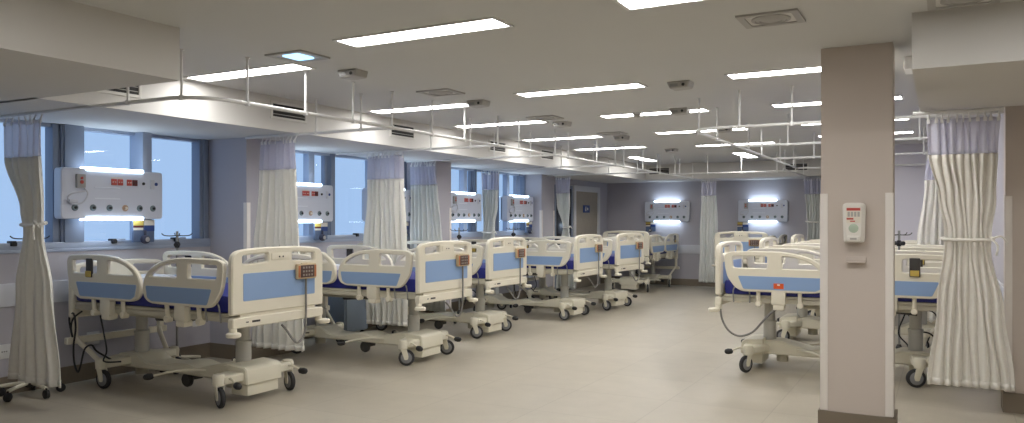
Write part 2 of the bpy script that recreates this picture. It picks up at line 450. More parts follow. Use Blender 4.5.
for x, y, lab in ((-2.87, 1.58, 'unseen ceiling light added to the centre row just before the view begins'), (-0.92, 1.58, 'unseen ceiling light added to the right row just before the view begins'),
                  (1.03, 4.03, 'unseen ceiling light added in front of the right bulkhead, just outside the right edge'), (1.03, 1.58, 'unseen ceiling light added beyond the right edge, before the right bulkhead'), (2.98, 4.03, 'unseen ceiling light added farthest beyond the right edge')):
    light(x-0.585, x+0.585, y-0.1, y+0.1, lab)  # extra fixtures out of view, added to brighten surfaces facing the camera
# ceiling fittings
def sensor(x, y, label, proto=[None]):
    if proto[0] is None:
        r = thing('motion_detector', label, 'sensor', (x, y, CZ), 0, 'grey box sensors on the ceiling')
        b = MB(); b.plate(round_poly([(-0.10, 0), (0.10, 0), (0.085, -0.055), (-0.07, -0.062)], 0.012, 3), [], -0.075, 0.075, 0.008, lambda a, bb, n: (a, n, bb))
        b.build('housing', M['grey'], r)
        MB().lathe((0.045, -0.073, -0.032), (0, -1, 0), [(0, 0.014), (0.006, 0.013), (0.01, 0.008)], 14).build('lens', M['lens'], r)
        MB().bb(-0.07, -0.0, -0.0765, -0.074, -0.045, -0.02).build('grille', M['steel'], r)
        proto[0] = r; return r
    r = copy_tree(proto[0]); r['label'] = label; r.location = (x, y, CZ); return r
for x, y, l in ((-4.06, 4.82, 'grey ceiling box between the two nearest lights'), (-4.0, 6.63, 'grey ceiling box right of the second window row light'),
                (-3.98, 8.53, 'grey ceiling box beside the third light of the window row'), (-3.92, 10.35, 'grey ceiling box beside the fourth light of the window row'),
                (-1.95, 6.55, 'grey ceiling box between the second lights of centre and right rows'), (-2.42, 8.11, 'grey ceiling box at the end of the third centre row light'),
                (-2.42, 10.04, 'grey ceiling box at the end of the fourth centre row light'), (-3.9, 12.6, 'farthest grey ceiling box, beyond the fifth centre row light')):
    sensor(x, y, l)
def tile(x, y, label, lamp=False, cat='vent'):  # square ceiling plate with a plain round grille, unless lamp is set
    r = thing('ceiling_lamp' if lamp else 'ceiling_grille', label, 'ceiling light' if lamp else cat, (x, y, CZ), 0)
    f = MB(); f.plate(rect(-0.17, 0.17, -0.15, 0.15), [rect(-0.13, 0.13, -0.115, 0.115, 0.02, 3)], -0.012, 0, 0.0, lambda a, b, n: (a, b, n))
    f.build('plate', M['grey'], r, smooth=False)
    if lamp:
        MB().bb(-0.13, 0.13, -0.115, 0.115, -0.006, 0.0).build('backing', M['ventw'], r)
        MB().bb(-0.05, 0.09, -0.10, 0.07, -0.02, -0.006, 0.004).build('diffuser', M['bluelamp'], r)
    else:
        g = MB(); g.lathe((0, 0, 0), (0, 0, -1), [(0.0, 0.11), (0.012, 0.11), (0.018, 0.09), (0.012, 0.085), (0.018, 0.065), (0.012, 0.06), (0.018, 0.04)], 28)
        g.build('grille', M['grey'], r)
        MB().bb(-0.13, 0.13, -0.115, 0.115, -0.006, 0.0).build('backing', M['ventw'], r)
tile(-4.03, 4.19, 'square ceiling lamp glowing blue beside the nearest window row light', True)
tile(-4.02, 6.0, 'square grey grille in the ceiling left of the second centre light')
tile(-3.97, 8.05, 'square grey grille in the ceiling before the third centre light')
tile(-3.9, 9.95, 'square grey grille in the ceiling before the fourth centre light')
tile(-0.87, 4.72, 'square grey grille in the ceiling in front of the column')
tile(0.10, 4.78, 'ceiling grille cut by the top edge above the right bulkhead')
r = thing('smoke_detector', 'small white dome hanging under the third centre row light', 'smoke detector', (-2.91, 8.16, CZ))
MB().lathe((0, 0, 0), (0, 0, -1), [(0, 0.05), (0.02, 0.05)], 20).build('base_ring', M['white'], r)
MB().lathe((0, 0, -0.02), (0, 0, -1), [(0, 0.042), (0.02, 0.038), (0.035, 0.018)], 20).build('dome', M['grey'], r)
r = thing('emergency_light', 'small white fitting on the ceiling right behind the column top', 'lamp', (-0.21, 6.42, CZ))  # small box for an emergency light, not emitting

MB().bb(-0.03, 0.03, -0.12, 0.12, -0.09, 0, 0.01).build('housing', M['white'], r)
MB().bb(-0.034, -0.03, -0.1, 0.1, -0.07, -0.03).build('lens', M['paper'], r)

# vents on the bulkheads
def vent(loc, rz, label, proto=[None]):
    if proto[0] is None:
        r = thing('air_vent', label, 'vent', loc, rz, 'slotted air vents on the bulkheads')
        f = MB(); f.plate(rect(-0.24, 0.24, -0.085, 0.085), [rect(-0.215, 0.215, -0.06, 0.06)], -0.014, 0, 0.003, lambda a, b, n: (a, n, b))
        f.build('vent_frame', M['ventw'], r)
        MB().bb(-0.215, 0.215, -0.004, 0.0, -0.06, 0.06).build('vent_back', M['ventd'], r)
        for k in range(3):
            s = MB(); s.box((0, -0.007, -0.035+k*0.035), (0.43, 0.014, 0.004), 0, Matrix.Rotation(0.5, 4, 'X')); s.build('slat', M['grey'], r)
        proto[0] = r; return r
    r = copy_tree(proto[0]); r['label'] = label; r.location = loc; r.rotation_euler = (0, 0, rz); return r
VL = ['air vent on the window bulkhead half hidden by the near beam', 'air vent on the window bulkhead above the first bed', 'air vent on the window bulkhead above the second bed',
      'air vent on the window bulkhead above the third bed', 'air vent on the window bulkhead above the fourth bed']
for i, y in enumerate((3.80, 5.64, 7.46, 9.70, 11.30)): vent((LB, y, 2.49), PI/2, VL[i])
vent((-5.24, 16.07, 2.48), 0, 'air vent on the far bulkhead above the left wall unit')
vent((-2.50, 16.07, 2.48), 0, 'air vent on the far bulkhead above the right wall unit')

# ------------------------------------------------------------------ curtain tracks
TZ = 2.29
def track(pts, rods, label, z=TZ, end_drop=False):
    x0, y0 = pts[0]
    r = thing('curtain_track', label, 'curtain track', (x0, y0, z), 0, 'white ceiling hung curtain tracks')
    m = MB(); m.tube([(x-x0, y-y0, 0) for x, y in pts], 0.014, 8, 1); m.build('rail', M['white'], r)
    for x, y in rods:
        m = MB(); m.cyl((x-x0, y-y0, 0.0), (x-x0, y-y0, CZ-z), 0.009, n=8); m.cyl((x-x0, y-y0, CZ-z-0.008), (x-x0, y-y0, CZ-z), 0.017, n=12)
        m.cyl((x-x0, y-y0, -0.018), (x-x0, y-y0, 0.018), 0.018, n=10)
        m.build('hanger_rod', M['white'], r)
    return r
def arc(cx, cy, r, a0, a1, n=8): return [(cx+r*math.cos(a0+(a1-a0)*k/n), cy+r*math.sin(a0+(a1-a0)*k/n)) for k in range(n+1)]
XL = -4.39
p = [(-6.75, 3.63)] + arc(XL-0.30, 3.63+0.30, 0.30, -PI/2, 0) + [(XL, 13.35)]
track(p, [(-5.12, 3.63), (-4.58, 3.652)] + [(XL, y) for y in (4.06, 4.65, 5.22, 6.4, 7.0, 8.2, 9.6, 10.6, 11.7, 12.6)], 'long curtain track with a curved near corner along the foot of the window beds')
for i, (y, lab) in enumerate(((5.76, 'curtain track crossing between first and second window beds'), (7.70, 'curtain track crossing between second and third window beds'),
                (9.20, 'curtain track crossing at the second wall pier'), (11.33, 'curtain track crossing between fourth and fifth window beds'), (13.35, 'curtain track crossing before the far door'))):
    track([(-6.25 if i == 0 else -6.75, y), (XL, y)], [(-5.3, y), (-4.75, y), (XL, y)] , lab)
XQ = -2.05
p = [(XR-0.01, 7.2)] + arc(XQ+0.25, 7.45, 0.25, 1.5*PI, PI) + [(XQ, 13.4)]
track(p, [(-1.15, 7.2), (-0.75, 7.2), (-1.6, 7.2), (-0.1, 7.2)] + [(XQ, y) for y in (7.5, 8.2, 9.7, 10.5, 11.8, 13.0)], 'curtain track with curved corner above the nearest right row bed')
for y, lab in ((9.12, 'curtain track crossing behind the nearest right row bed'), (11.15, 'curtain track crossing behind the second right row bed'), (13.4, 'curtain track crossing behind the third right row bed')):
    track([(XR-0.01, y), (XQ, y)], [(-1.5, y), (-0.9, y), (-0.2, y)], lab)
track([(XL-0.1, 14.1), (XQ-0.1, 14.1)], [(-4.3, 14.1), (-3.7, 14.1), (-3.1, 14.1), (-2.5, 14.1)], 'curtain track across the foot of the far wall beds')
track([(-4.42, 16.6), (-4.42, 13.5)], [(-4.42, 13.6), (-4.42, 14.8), (-4.42, 15.7)], 'curtain track between the two far wall beds')
track([(-2.3, 16.6), (-2.3, 13.55)], [(-2.3, 13.7), (-2.3, 14.8), (-2.3, 15.7)], 'curtain track beside the right hand far wall bed')
track([(-0.2, 6.86), (XR-0.06, 6.86)], [], 'short curtain track under the right bulkhead', z=2.275)

# ------------------------------------------------------------------ curtains
def interp(tab, z):
    tab = sorted(tab)
    if z <= tab[0][0]: return tab[0][1:]
    for a, b in zip(tab, tab[1:]):
        if a[0] <= z <= b[0]:
            t = (z-a[0])/(b[0]-a[0]); t = t*t*(3-2*t)
            return tuple(a[i]+(b[i]-a[i])*t for i in range(1, len(a)))
    return tab[-1][1:]
def curtain(x, y, ang, prof, label, folds=7, ztop=2.235, znet=1.95, zhem=0.17, tie=None, seed=1, cool=False):
    """prof rows: (z, width, sideways offset, fold depth)"""
    rd = random.Random(seed)
    r = thing('curtain', label, 'curtain', (x, y, 0), ang, 'cream cubicle curtains with net tops')
    ph = [rd.uniform(0, 2*PI) for _ in range(4)]
    def pt(s, z):
        w, o, am = interp(prof, z)
        q = s*2*PI*folds+0.4*math.sin(s*9+ph[0])+0.25*math.sin(s*23+ph[1])
        d = -am*(0.8*(2.2*abs(math.sin(q/2))-1.2)+0.3*math.sin(q+ph[2]))*(0.75+0.25*math.sin(s*13+ph[3]))
        d += am*0.25*math.sin(z*2.1+s*5+ph[1])
        return (o+s*w+0.006*math.sin(z*7+s*20), d, z)
    def sheet(z0, z1, nz, nx):
        m = MB(); vs = []; fs = []
        for i in range(nz+1):
            z = z0+(z1-z0)*i/nz
            for k in range(nx+1): vs.append(pt(-0.5+k/nx, z))
        W = nx+1
        for i in range(nz):
            for k in range(nx): fs.append((i*W+k, i*W+k+1, (i+1)*W+k+1, (i+1)*W+k))
        m.add(vs, fs); return m
    nx = folds*14
    def solid(o, th):
        md = o.modifiers.new('thickness', 'SOLIDIFY'); md.thickness = th; md.offset = 0
    b = sheet(zhem, znet, 44, nx).build('curtain_cloth', M['clothc'] if cool else M['cloth'], r, angle=180); solid(b, 0.004)
    nt = sheet(znet, ztop, 8, nx).build('net_top', M['net'], r, angle=180); solid(nt, 0.002)
    hm = sheet(zhem-0.001, zhem+0.05, 2, nx).build('hem', M['clothc'] if cool else M['cloth'], r, angle=180); solid(hm, 0.009)
    nh = max(6, folds+2)
    for k in range(nh):
        s = -0.48+0.96*k/(nh-1); px, py, pz = pt(s, ztop)
        h = MB(); h.cyl((px, py, ztop-0.02), (px, py*0.6, ztop+0.012), 0.008, n=8); h.cyl((px, py*0.6, ztop+0.01), (px, 0, TZ-0.012), 0.006, n=8); h.bb(px-0.012, px+0.012, py-0.008, py+0.008, ztop-0.03, ztop, 0.003)
        h.build('hook', M['white'], r)
    if tie:
        w, o, am = interp(prof, tie)
        t = MB(); t.tube([(o+(w/2+0.018)*math.cos(a), (am*1.25+0.012)*math.sin(a), tie+0.012*math.sin(a)) for a in [2*PI*k/20 for k in range(21)]], 0.013, 8, 1)
        t.tube([(o+w/2, -am-0.02, tie), (o+w/2+0.06, -am-0.05, tie+0.02), (o+w/2+0.10, -am-0.04, tie-0.03)], 0.008, 6, 3)
        t.tube([(o+w/2, -am-0.02, tie), (o+w/2+0.04, -am-0.05, tie-0.05), (o+w/2+0.03, -am-0.04, tie-0.12)], 0.008, 6, 3)
        t.build('tieback', M['cloth'], r)
    return r
# prof rows (z, width, offset, depth)
curtain(-6.40, 3.63, 0.0, [(0.17, 0.72, 0.15, 0.05), (0.9, 0.46, 0.13, 0.045), (1.36, 0.21, 0.13, 0.04), (1.52, 0.26, 0.11, 0.04), (1.95, 0.46, 0.0, 0.045), (2.24, 0.50, 0.0, 0.035)],
        'tied cream curtain in front of the nearest window, beside the first bed', 5, tie=1.42, seed=3)
curtain(-5.78, 5.76, 0.0, [(0.17, 0.68, 0.0, 0.06), (1.0, 0.60, -0.01, 0.055), (1.95, 0.49, 0.0, 0.045), (2.24, 0.47, 0.0, 0.035)],
        'straight cream curtain hanging behind the first bed at the first wall pier', 7, seed=5)
curtain(-5.98, 7.70, 0.0, [(0.17, 0.60, 0.03, 0.06), (1.0, 0.68, 0.0, 0.06), (1.95, 0.57, 0.0, 0.055), (2.24, 0.55, 0.0, 0.04)],
        'straight cream curtain hanging between the second and third window beds', 8, seed=8)
curtain(-6.45, 9.20, 0.0, [(0.17, 0.62, 0.08, 0.05), (1.0, 0.54, 0.06, 0.045), (1.95, 0.44, 0.02, 0.04), (2.24, 0.42, 0.0, 0.04)],
        'cream curtain spreading at the hem beside the second wall pier', 7, seed=11, cool=True)
curtain(-6.61, 11.33, 0.0, [(0.17, 0.3, 0.0, 0.06), (1.1, 0.2, -0.02, 0.05), (1.40, 0.2, -0.02, 0.045), (1.7, 0.28, 0.0, 0.045), (2.24, 0.34, 0.0, 0.035)],
        'pale tied curtain leaning sideways between the third and fourth wall units', 6, seed=13, tie=1.25, cool=True)
curtain(-6.22, 13.40, 0.0, [(0.17, 0.36, 0.06, 0.07), (1.0, 0.2, 0.06, 0.05), (1.30, 0.10, 0.06, 0.035), (1.75, 0.26, 0.01, 0.05), (2.24, 0.30, 0.0, 0.04)],
        'pale tied curtain beside the wooden door at the far end', 5, seed=17, tie=1.32, cool=True)
curtain(-4.20, 16.1, 0.0, [(0.17, 0.42, 0.0, 0.045), (1.2, 0.36, 0.0, 0.04), (2.24, 0.30, 0.0, 0.035)],
        'pale straight curtain on the far wall between the two wall units', 6, seed=19, cool=True)
curtain(-2.18, 16.1, 0.0, [(0.17, 0.42, 0.02, 0.07), (1.3, 0.24, 0.02, 0.05), (1.55, 0.30, 0.02, 0.05), (2.24, 0.34, 0.0, 0.05)],
        'pale curtain on the far wall partly hidden by the column', 6, seed=23, tie=1.42, cool=True)
curtain(-0.05, 11.15, 0.0, [(0.17, 0.54, 0.0, 0.035), (1.2, 0.44, 0.0, 0.03), (1.95, 0.34, 0.03, 0.028), (2.24, 0.30, 0.04, 0.025)],
        'pale curtain seen through the gap behind the front right curtain', 6, seed=29)
curtain(0.14, 6.86, 0.0, [(0.19, 0.57, 0.05, 0.034), (0.8, 0.44, 0.04, 0.030), (1.26, 0.30, 0.03, 0.02), (1.36, 0.30, 0.03, 0.02), (1.62, 0.38, 0.02, 0.026), (1.95, 0.46, 0.0, 0.028), (2.24, 0.48, 0.0, 0.026)],
        'large tied cream curtain in front of the right wall beside the column', 9, seed=31, zhem=0.19, tie=1.31, ztop=2.22)

# ------------------------------------------------------------------ headwall units
def make_unit():
    r = empty('headwall_unit')
    W, T = 0.505, 0.11
    b = MB(); b.plate(rect(-W, W, -0.225, 0.225, 0.035, 4), [], -T, 0.0, 0.008, lambda a, z, n: (a, n, z)); b.build('housing', M['panel'], r)
    X = lambda f: -W+2*W*f
    for z in (0.2205, -0.2205):
        MB().bb(X(0.22), X(0.785), -T-0.012, -0.02, z-0.0185 if z < 0 else z-0.0125, z+0.0125 if z < 0 else z+0.0185, 0.005).build('light_strip', M['led'], r)
    g = MB()
    for z in (0.06, -0.04): g.bb(X(0.3), X(0.55), -T-0.004, -T+0.01, z-0.006, z+0.006, 0.003)
    g.build('trim_groove', M['groove'], r)
    for k, f in enumerate((0.12, 0.287, 0.445, 0.6, 0.75, 0.89)):
        o = MB(); o.lathe((X(f), -T, -0.125), (0, -1, 0), [(-0.005, 0.03), (0.006, 0.03), (0.01, 0.024), (0.014, 0.022)], 18)
        oo = o.build('gas_outlet', M['outletor'] if k == 3 else M['outlet'], r)
        MB().lathe((X(f), -T-0.013, -0.125), (0, -1, 0), [(0, 0.013), (0.012, 0.012), (0.013, 0.006)], 12).build('nozzle', M['black'] if k != 3 else M['paper'], oo)
    for k, (f0, f1) in enumerate(((0.462, 0.518), (0.525, 0.578), (0.617, 0.668), (0.674, 0.726))):
        o = MB(); o.bb(X(f0), X(f1), -T-0.006, -T+0.005, 0.085, 0.142, 0.003)
        oo = o.build('power_socket', M['socketred'] if k < 3 else M['socketdark'], r)
        h = MB()
        for q in (-0.012, 0.012): h.cyl(((X(f0)+X(f1))/2+q, -T-0.0055, 0.114), ((X(f0)+X(f1))/2+q, -T-0.007, 0.114), 0.006, n=8)
        h.build('socket_holes', M['paper'] if k < 3 else M['black'], oo)
    MB().lathe((X(0.79), -T, 0.11), (0, -1, 0), [(-0.005, 0.014), (0.008, 0.014), (0.01, 0.008)], 14).build('knob', M['black'], r)
    s = MB(); s.bb(X(0.865), X(0.905), -T-0.01, -T+0.005, 0.06, 0.15, 0.004); s.build('switch_plate', M['rail'], r)
    MB().lathe((X(0.925), -T, 0.11), (0, -1, 0), [(-0.005, 0.016), (0.008, 0.016), (0.01, 0.01)], 14).build('knob', M['signblue'], r)
    MB().bb(X(0.46), X(0.575), -T-0.002, -T+0.002, 0.146, 0.158).build('label_strip', M['paper'], r)
    c = MB(); c.bb(X(0.125), X(0.205), -T-0.03, -T+0.005, 0.05, 0.17, 0.008); cc = c.build('nurse_call_box', M['grey'], r)
    k2 = MB(); k2.cyl((X(0.165), -T-0.029, 0.135), (X(0.165), -T-0.036, 0.135), 0.012, n=12); k2.cyl((X(0.165), -T-0.029, 0.10), (X(0.165), -T-0.036, 0.10), 0.016, n=12); k2.build('call_button', M['socketred'], cc)
    k3 = MB(); k3.tube([(X(0.19), -T-0.02, 0.055), (X(0.22), -T-0.03, 0.0), (X(0.18), -T-0.03, -0.075), (X(0.09), -T-0.025, -0.095), (X(0.045), -T-0.02, -0.05), (X(0.09), -T-0.02, 0.0), (X(0.2), -T-0.02, 0.02)], 0.007, 8, 5)
    k3.bb(X(0.05), X(0.13), -T-0.04, -T-0.012, -0.085, -0.055, 0.008)
    k3.build('call_cord', M['rail'], cc)
    bk = MB(); bk.bb(-0.44, -0.38, -0.02, 0.06, -0.2, 0.2, 0.004); bk.bb(0.38, 0.44, -0.02, 0.06, -0.2, 0.2, 0.004); bk.build('mounting_bracket', M['alu'], r)
    return r
UNITS = [(XW+0.03, 4.605, PI/2, 'white headwall unit with lit strips at the nearest window above the first bed'),
         (XW+0.03, 7.06, PI/2, 'white headwall unit half hidden behind the straight curtain at the second bed'),
         (XW+0.03, 8.76, PI/2, 'white headwall unit showing only its edge between two curtains above the third bed'),
         (XW+0.03, 10.68, PI/2, 'white headwall unit on the window wall above the fourth bed'),
         (XW+0.03, 12.56, PI/2, 'white headwall unit farthest along the window wall, right of the tied pale curtain'),
         (-5.37, YF-0.005, 0, 'white headwall unit on the far wall nearer the door'),
         (-3.30, YF-0.005, 0, 'white headwall unit on the far wall nearer the column')]
UZ = 1.685
proto = make_unit()
for i, (x, y, rz, lab) in enumerate(UNITS):
    u = proto if i == 0 else copy_tree(proto)
    u.location = (x, y, UZ - (0.045 if y > 17 else 0.03 if i else 0)); u.rotation_euler = (0, 0, rz); tag(u, lab, 'medical panel', 'headwall units with light strips')
# notice boards with a flowmeter, hung under the units
def make_board():
    r = empty('notice_sign')
    MB().bb(-0.115, 0.115, -0.03, -0.01, -0.215, 0, 0.004).build('board', M['signgrey'], r)
    MB().bb(-0.113, -0.005, -0.034, -0.029, -0.055, -0.004).build('yellow_label', M['signyel'], r)
    MB().bb(0.003, 0.113, -0.034, -0.029, -0.055, -0.004).build('white_label', M['paper'], r)
    MB().bb(-0.113, -0.005, -0.034, -0.029, -0.075, -0.057).build('dark_label', M['socketdark'], r)
    MB().bb(-0.113, -0.01, -0.034, -0.029, -0.10, -0.078).build('paper_label', M['paper'], r)
    MB().bb(0.003, 0.113, -0.034, -0.029, -0.11, -0.057).build('blue_label', M['signblue'], r)
    m = MB(); m.lathe((0.0, -0.03, -0.19), (0, -1, 0), [(0, 0.038), (0.02, 0.042), (0.045, 0.038), (0.055, 0.025)], 20); m.cyl((0, -0.05, -0.155), (0, -0.05, -0.10), 0.012, n=10)
    mm = m.build('flowmeter', M['maroon'], r)
    MB().lathe((0.0, -0.084, -0.19), (0, -1, 0), [(0, 0.024), (0.004, 0.022)], 16).build('dial', M['grey'], mm)
    return r
bp = make_board()
BL = ['notice board with yellow label under the first headwall unit', 'notice board with yellow label under the second headwall unit beside the straight curtain', 'blue notice board below the third headwall unit between two curtains',
      'dark blue notice board below the farthest headwall unit of the window wall', 'blue notice board under the far wall unit nearer the door', 'dark notice board under the far wall unit nearer the column']
for i, (x, y, rz) in enumerate(((XW+0.06, 4.94, PI/2), (XW+0.06, 7.40, PI/2), (XW+0.06, 9.10, PI/2), (XW+0.06, 12.98, PI/2), (-5.76, YF-0.02, 0), (-3.72, YF-0.02, 0))):
    b = bp if i == 0 else copy_tree(bp)
    b.location = (x, y, UZ-0.232 - (0.045 if y > 17 else 0.03 if i else 0)); b.rotation_euler = (0, 0, rz); tag(b, BL[i], 'sign', 'notice boards under the headwall units')

# ------------------------------------------------------------------ hospital bed
FX = 1.09
HX = -0.90   # footboard plane
def make_bed():
    r = empty('hospital_bed')
    yz = lambda x: (lambda a, b, n: (x+n, a, b))
    # footboard
    def board(name, x, z0, z1, w, cut=True):
        h = z1-z0
        top = [(-w, z0), (w, z0), (w, z1-0.03), (w*0.6, z1-0.005), (0, z1), (-w*0.6, z1-0.005), (-w, z1-0.03)]
        ol = round_poly(top, [0.02, 0.02, 0.085, 0.2, 0.2, 0.2, 0.085], 6)
        holes = []
        if cut:
            holes = [round_poly([(s*0.13, z1-0.115), (s*0.385, z1-0.125), (s*0.385, z1-0.058), (s*0.13, z1-0.046)], 0.016, 4) for s in (1, -1)]
        m = MB(); m.plate(ol, holes, -0.026, 0.026, 0.010, yz(x)); o = m.build(name, M['cream'], r)
        for s in (1, -1):
            p = MB(); p.plate(rect(-0.385, 0.385, z0+0.10, z1-0.195, 0.012, 3), [], s*0.024-0.005, s*0.024+0.005, 0.002, yz(x)); p.build('blue_panel', M['blue'], o)
        return o
    fb = board('footboard', FX, 0.735, 1.24, 0.49)
    lb = MB(); lb.plate(round_poly([(-0.49, 0.635), (0.49, 0.635), (0.485, 0.715), (-0.485, 0.715)], 0.02, 4), [], -0.03, 0.03, 0.008, yz(FX)); lb.bb(FX-0.015, FX+0.012, -0.40, 0.40, 0.70, 0.75)
    lo = lb.build('bumper_bar', M['cream'], fb)
    pl = MB(); pl.bb(FX+0.026, FX+0.032, -0.10, 0.10, 1.135, 1.19, 0.004); pl.build('name_plate', M['cream'], fb)
    dt = MB()
    for q in (-0.02, 0.02): dt.cyl((FX+0.031, q, 1.16), (FX+0.034, q, 1.16), 0.007, n=10)
    dt.build('marking_dots', M['dark'], fb)
    mk = MB(); mk.bb(FX+0.029, FX+0.0315, -0.30, -0.22, 0.668, 0.684); mk.bb(FX+0.029, FX+0.0315, -0.36, -0.335, 0.672, 0.68); mk.build('maker_badge', M['dark'], fb)
    for s in (1, -1):
        b = MB(); b.lathe((FX+0.035, s*0.485, 0.575), (0, 0, 1), [(0, 0.045), (0.008, 0.055), (0.028, 0.055), (0.036, 0.045)], 20); b.cyl((FX, s*0.46, 0.6), (FX, s*0.46, 0.66), 0.03, n=12)
        b.build('corner_bumper', M['cream'], fb)
    # headboard (lower than the raised rails)
    hb = board('headboard', HX, 0.60, 1.09, 0.47, True)
    bb = MB(); bb.plate(rect(-0.5, 0.5, 0.37, 0.43, 0.015, 3), [], -0.025, 0.025, 0.006, yz(HX-0.01)); bb.build('bumper_bar', M['cream'], hb)
    for s in (1, -1):
        br = MB()
        br.bb(HX-0.02, HX+0.025, s*0.43-0.025, s*0.43+0.025, 0.42, 0.66, 0.008)
        br.tube([(HX, s*0.42, 0.44), (HX+0.04, s*0.40, 0.38), (HX+0.12, s*0.37, 0.31), (HX+0.22, s*0.34, 0.22)], 0.022, 8, 4)
        br.build('bracket', M['cream'], hb)
    # side rails
    L = 0.93
    ol = [(0.03, 0.81), (0.0, 0.86), (0.0, 0.93), (0.02, 0.995), (0.075, 1.055), (0.17, 1.107), (0.30, 1.143), (0.45, 1.158), (0.68, 1.158), (0.88, 1.15), (0.93, 1.12), (0.922, 1.0), (0.90, 0.91), (0.83, 0.815), (0.77, 0.78), (0.30, 0.78), (0.10, 0.785)]
    ol = round_poly(ol, 0.035, 4)
    hA = round_poly([(0.085, 1.0), (0.40, 1.0), (0.40, 1.112), (0.30, 1.105), (0.19, 1.075), (0.10, 1.02)], [0.012, 0.012, 0.015, 0.03, 0.03, 0.012], 4)
    hB = round_poly([(0.535, 1.0), (0.845, 1.0), (0.855, 1.108), (0.535, 1.113)], 0.02, 4)
    bl = round_poly([(0.06, 0.83), (0.11, 0.803), (0.75, 0.803), (0.80, 0.925), (0.04, 0.925)], 0.015, 3)
    for end in (1, -1):
        for s in (1, -1):
            fx = (lambda a, e=end: 0.10+a if e > 0 else 0.07-1.05*a)
            f = (lambda a, z, n, s=s, fx=fx: (fx(a), s*(0.475+n), z))
            m = MB(); m.plate(ol, [hA, hB], -0.02, 0.02, 0.008, f); o = m.build('side_rail', M['cream'], r)
            p = MB(); p.plate(bl, [], 0.016, 0.0235, 0.002, f); p.plate(bl, [], -0.0235, -0.016, 0.002, f); p.build('blue_panel', M['blue'], o)
            a = MB(); a.bb(fx(0.37), fx(0.50), s*0.43, s*0.495, 0.66, 0.80, 0.02); a.bb(fx(0.385), fx(0.485), s*0.40, s*0.49, 0.615, 0.67, 0.018)
            a.build('rail_arm', M['cream'], o)
            for q in (0.25, 0.62):
                a = MB(); a.tube([(fx(q), s*0.46, 0.80), (fx(q), s*0.455, 0.72), (fx(q), s*0.44, 0.65)], 0.018, 10, 2); a.lathe((fx(q), s*0.42, 0.665), (0, s, 0), [(0, 0.028), (0.05, 0.028), (0.055, 0.022)], 14)
                a.build('rail_pivot', M['cream'], o)
            if end == -1:
                k = MB(); k.bb(fx(0.585), fx(0.665), s*0.497-0.004, s*0.497+0.012, 0.965, 1.125, 0.006); ko = k.build('rail_control', M['dark'], o)
                k = MB(); k.bb(fx(0.592), fx(0.658), s*0.508-0.003, s*0.508+0.004, 0.97, 1.02, 0.002); k.build('control_keys', M['signyel'], ko)
    # mattress and deck
    m = MB(); m.box((0.085, 0, 0.81), (1.92, 0.88, 0.14), 0.04); mt = m.build('mattress', M['mattress'], r)
    sh = MB(); sh.box((-0.66, 0, 0.90), (0.38, 0.60, 0.09), 0.04); sh.build('pillow', M['pillow'], r)
    m = MB()
    for s in (1, -1): m.bb(-0.88, 1.06, s*0.42-0.018, s*0.42+0.018, 0.675, 0.715, 0.006)
    for x in (-0.85, -0.42, 0.05, 0.5, 0.98): m.bb(x-0.02, x+0.02, -0.42, 0.42, 0.68, 0.712, 0.004)
    m.bb(-0.87, 1.04, -0.44, 0.44, 0.715, 0.742, 0.01); m.bb(-0.6, 0.78, -0.16, 0.16, 0.65, 0.72, 0.015)
    for s in (1, -1):
        m.bb(-0.55, 0.2, s*0.30-0.015, s*0.30+0.015, 0.635, 0.69, 0.008)
        m.cyl((-0.45, s*0.22, 0.66), (0.35, s*0.22, 0.63), 0.018, n=10)
    m.build('deck_frame', M['under'], r)
    m = MB(); m.bb(-0.2, 0.05, -0.09, 0.09, 0.60, 0.66, 0.02); m.cyl((0.0, -0.28, 0.63), (0.45, -0.28, 0.66), 0.022, n=10); m.cyl((-0.6, 0.28, 0.63), (-0.1, 0.28, 0.66), 0.022, n=10); m.bb(0.0, 0.04, -0.28, 0.0, 0.62, 0.645); m.bb(-0.14, -0.1, 0.0, 0.28, 0.64, 0.66); m.build('drive_motor', M['dark'], r)
    for s in (1, -1):
        h = MB(); h.tube([(0.80, s*0.45, 0.67), (0.80, s*0.465, 0.78), (0.83, s*0.465, 0.82), (0.92, s*0.465, 0.82), (0.95, s*0.465, 0.78), (0.95, s*0.45, 0.67)], 0.007, 8, 3); h.build('mattress_hoop', M['steel'], r)
    # lift columns
    for x in (0.70, -0.58):
        c = MB(); c.cyl((x, 0, 0.24), (x, 0, 0.46), 0.062, n=20); c.cyl((x, 0, 0.46), (x, 0, 0.66), 0.052, n=20); c.lathe((x, 0, 0.44), (0, 0, 1), [(0, 0.066), (0.02, 0.066), (0.025, 0.055)], 20)
        co = c.build('lift_column', M['column_grey'], r)
        c = MB(); c.bb(x-0.11, x+0.11, -0.16, 0.16, 0.64, 0.67, 0.01); c.build('head_plate', M['under'], co)
    # base
    xz = lambda y0: (lambda a, b, n: (a, y0+n, b))
    b = MB()
    prof = [(0.92, 0.20), (0.86, 0.262), (0.60, 0.285), (0.44, 0.25), (0.30, 0.215), (0.16, 0.245), (0.02, 0.235), (-0.15, 0.205), (-0.34, 0.21), (-0.46, 0.27), (-0.70, 0.27), (-0.78, 0.21), (-0.78, 0.15), (-0.34, 0.15), (0.02, 0.155), (0.30, 0.15), (0.90, 0.15)]
    b.plate(round_poly(prof, 0.03, 3), [], -0.14, 0.14, 0.012, xz(0))
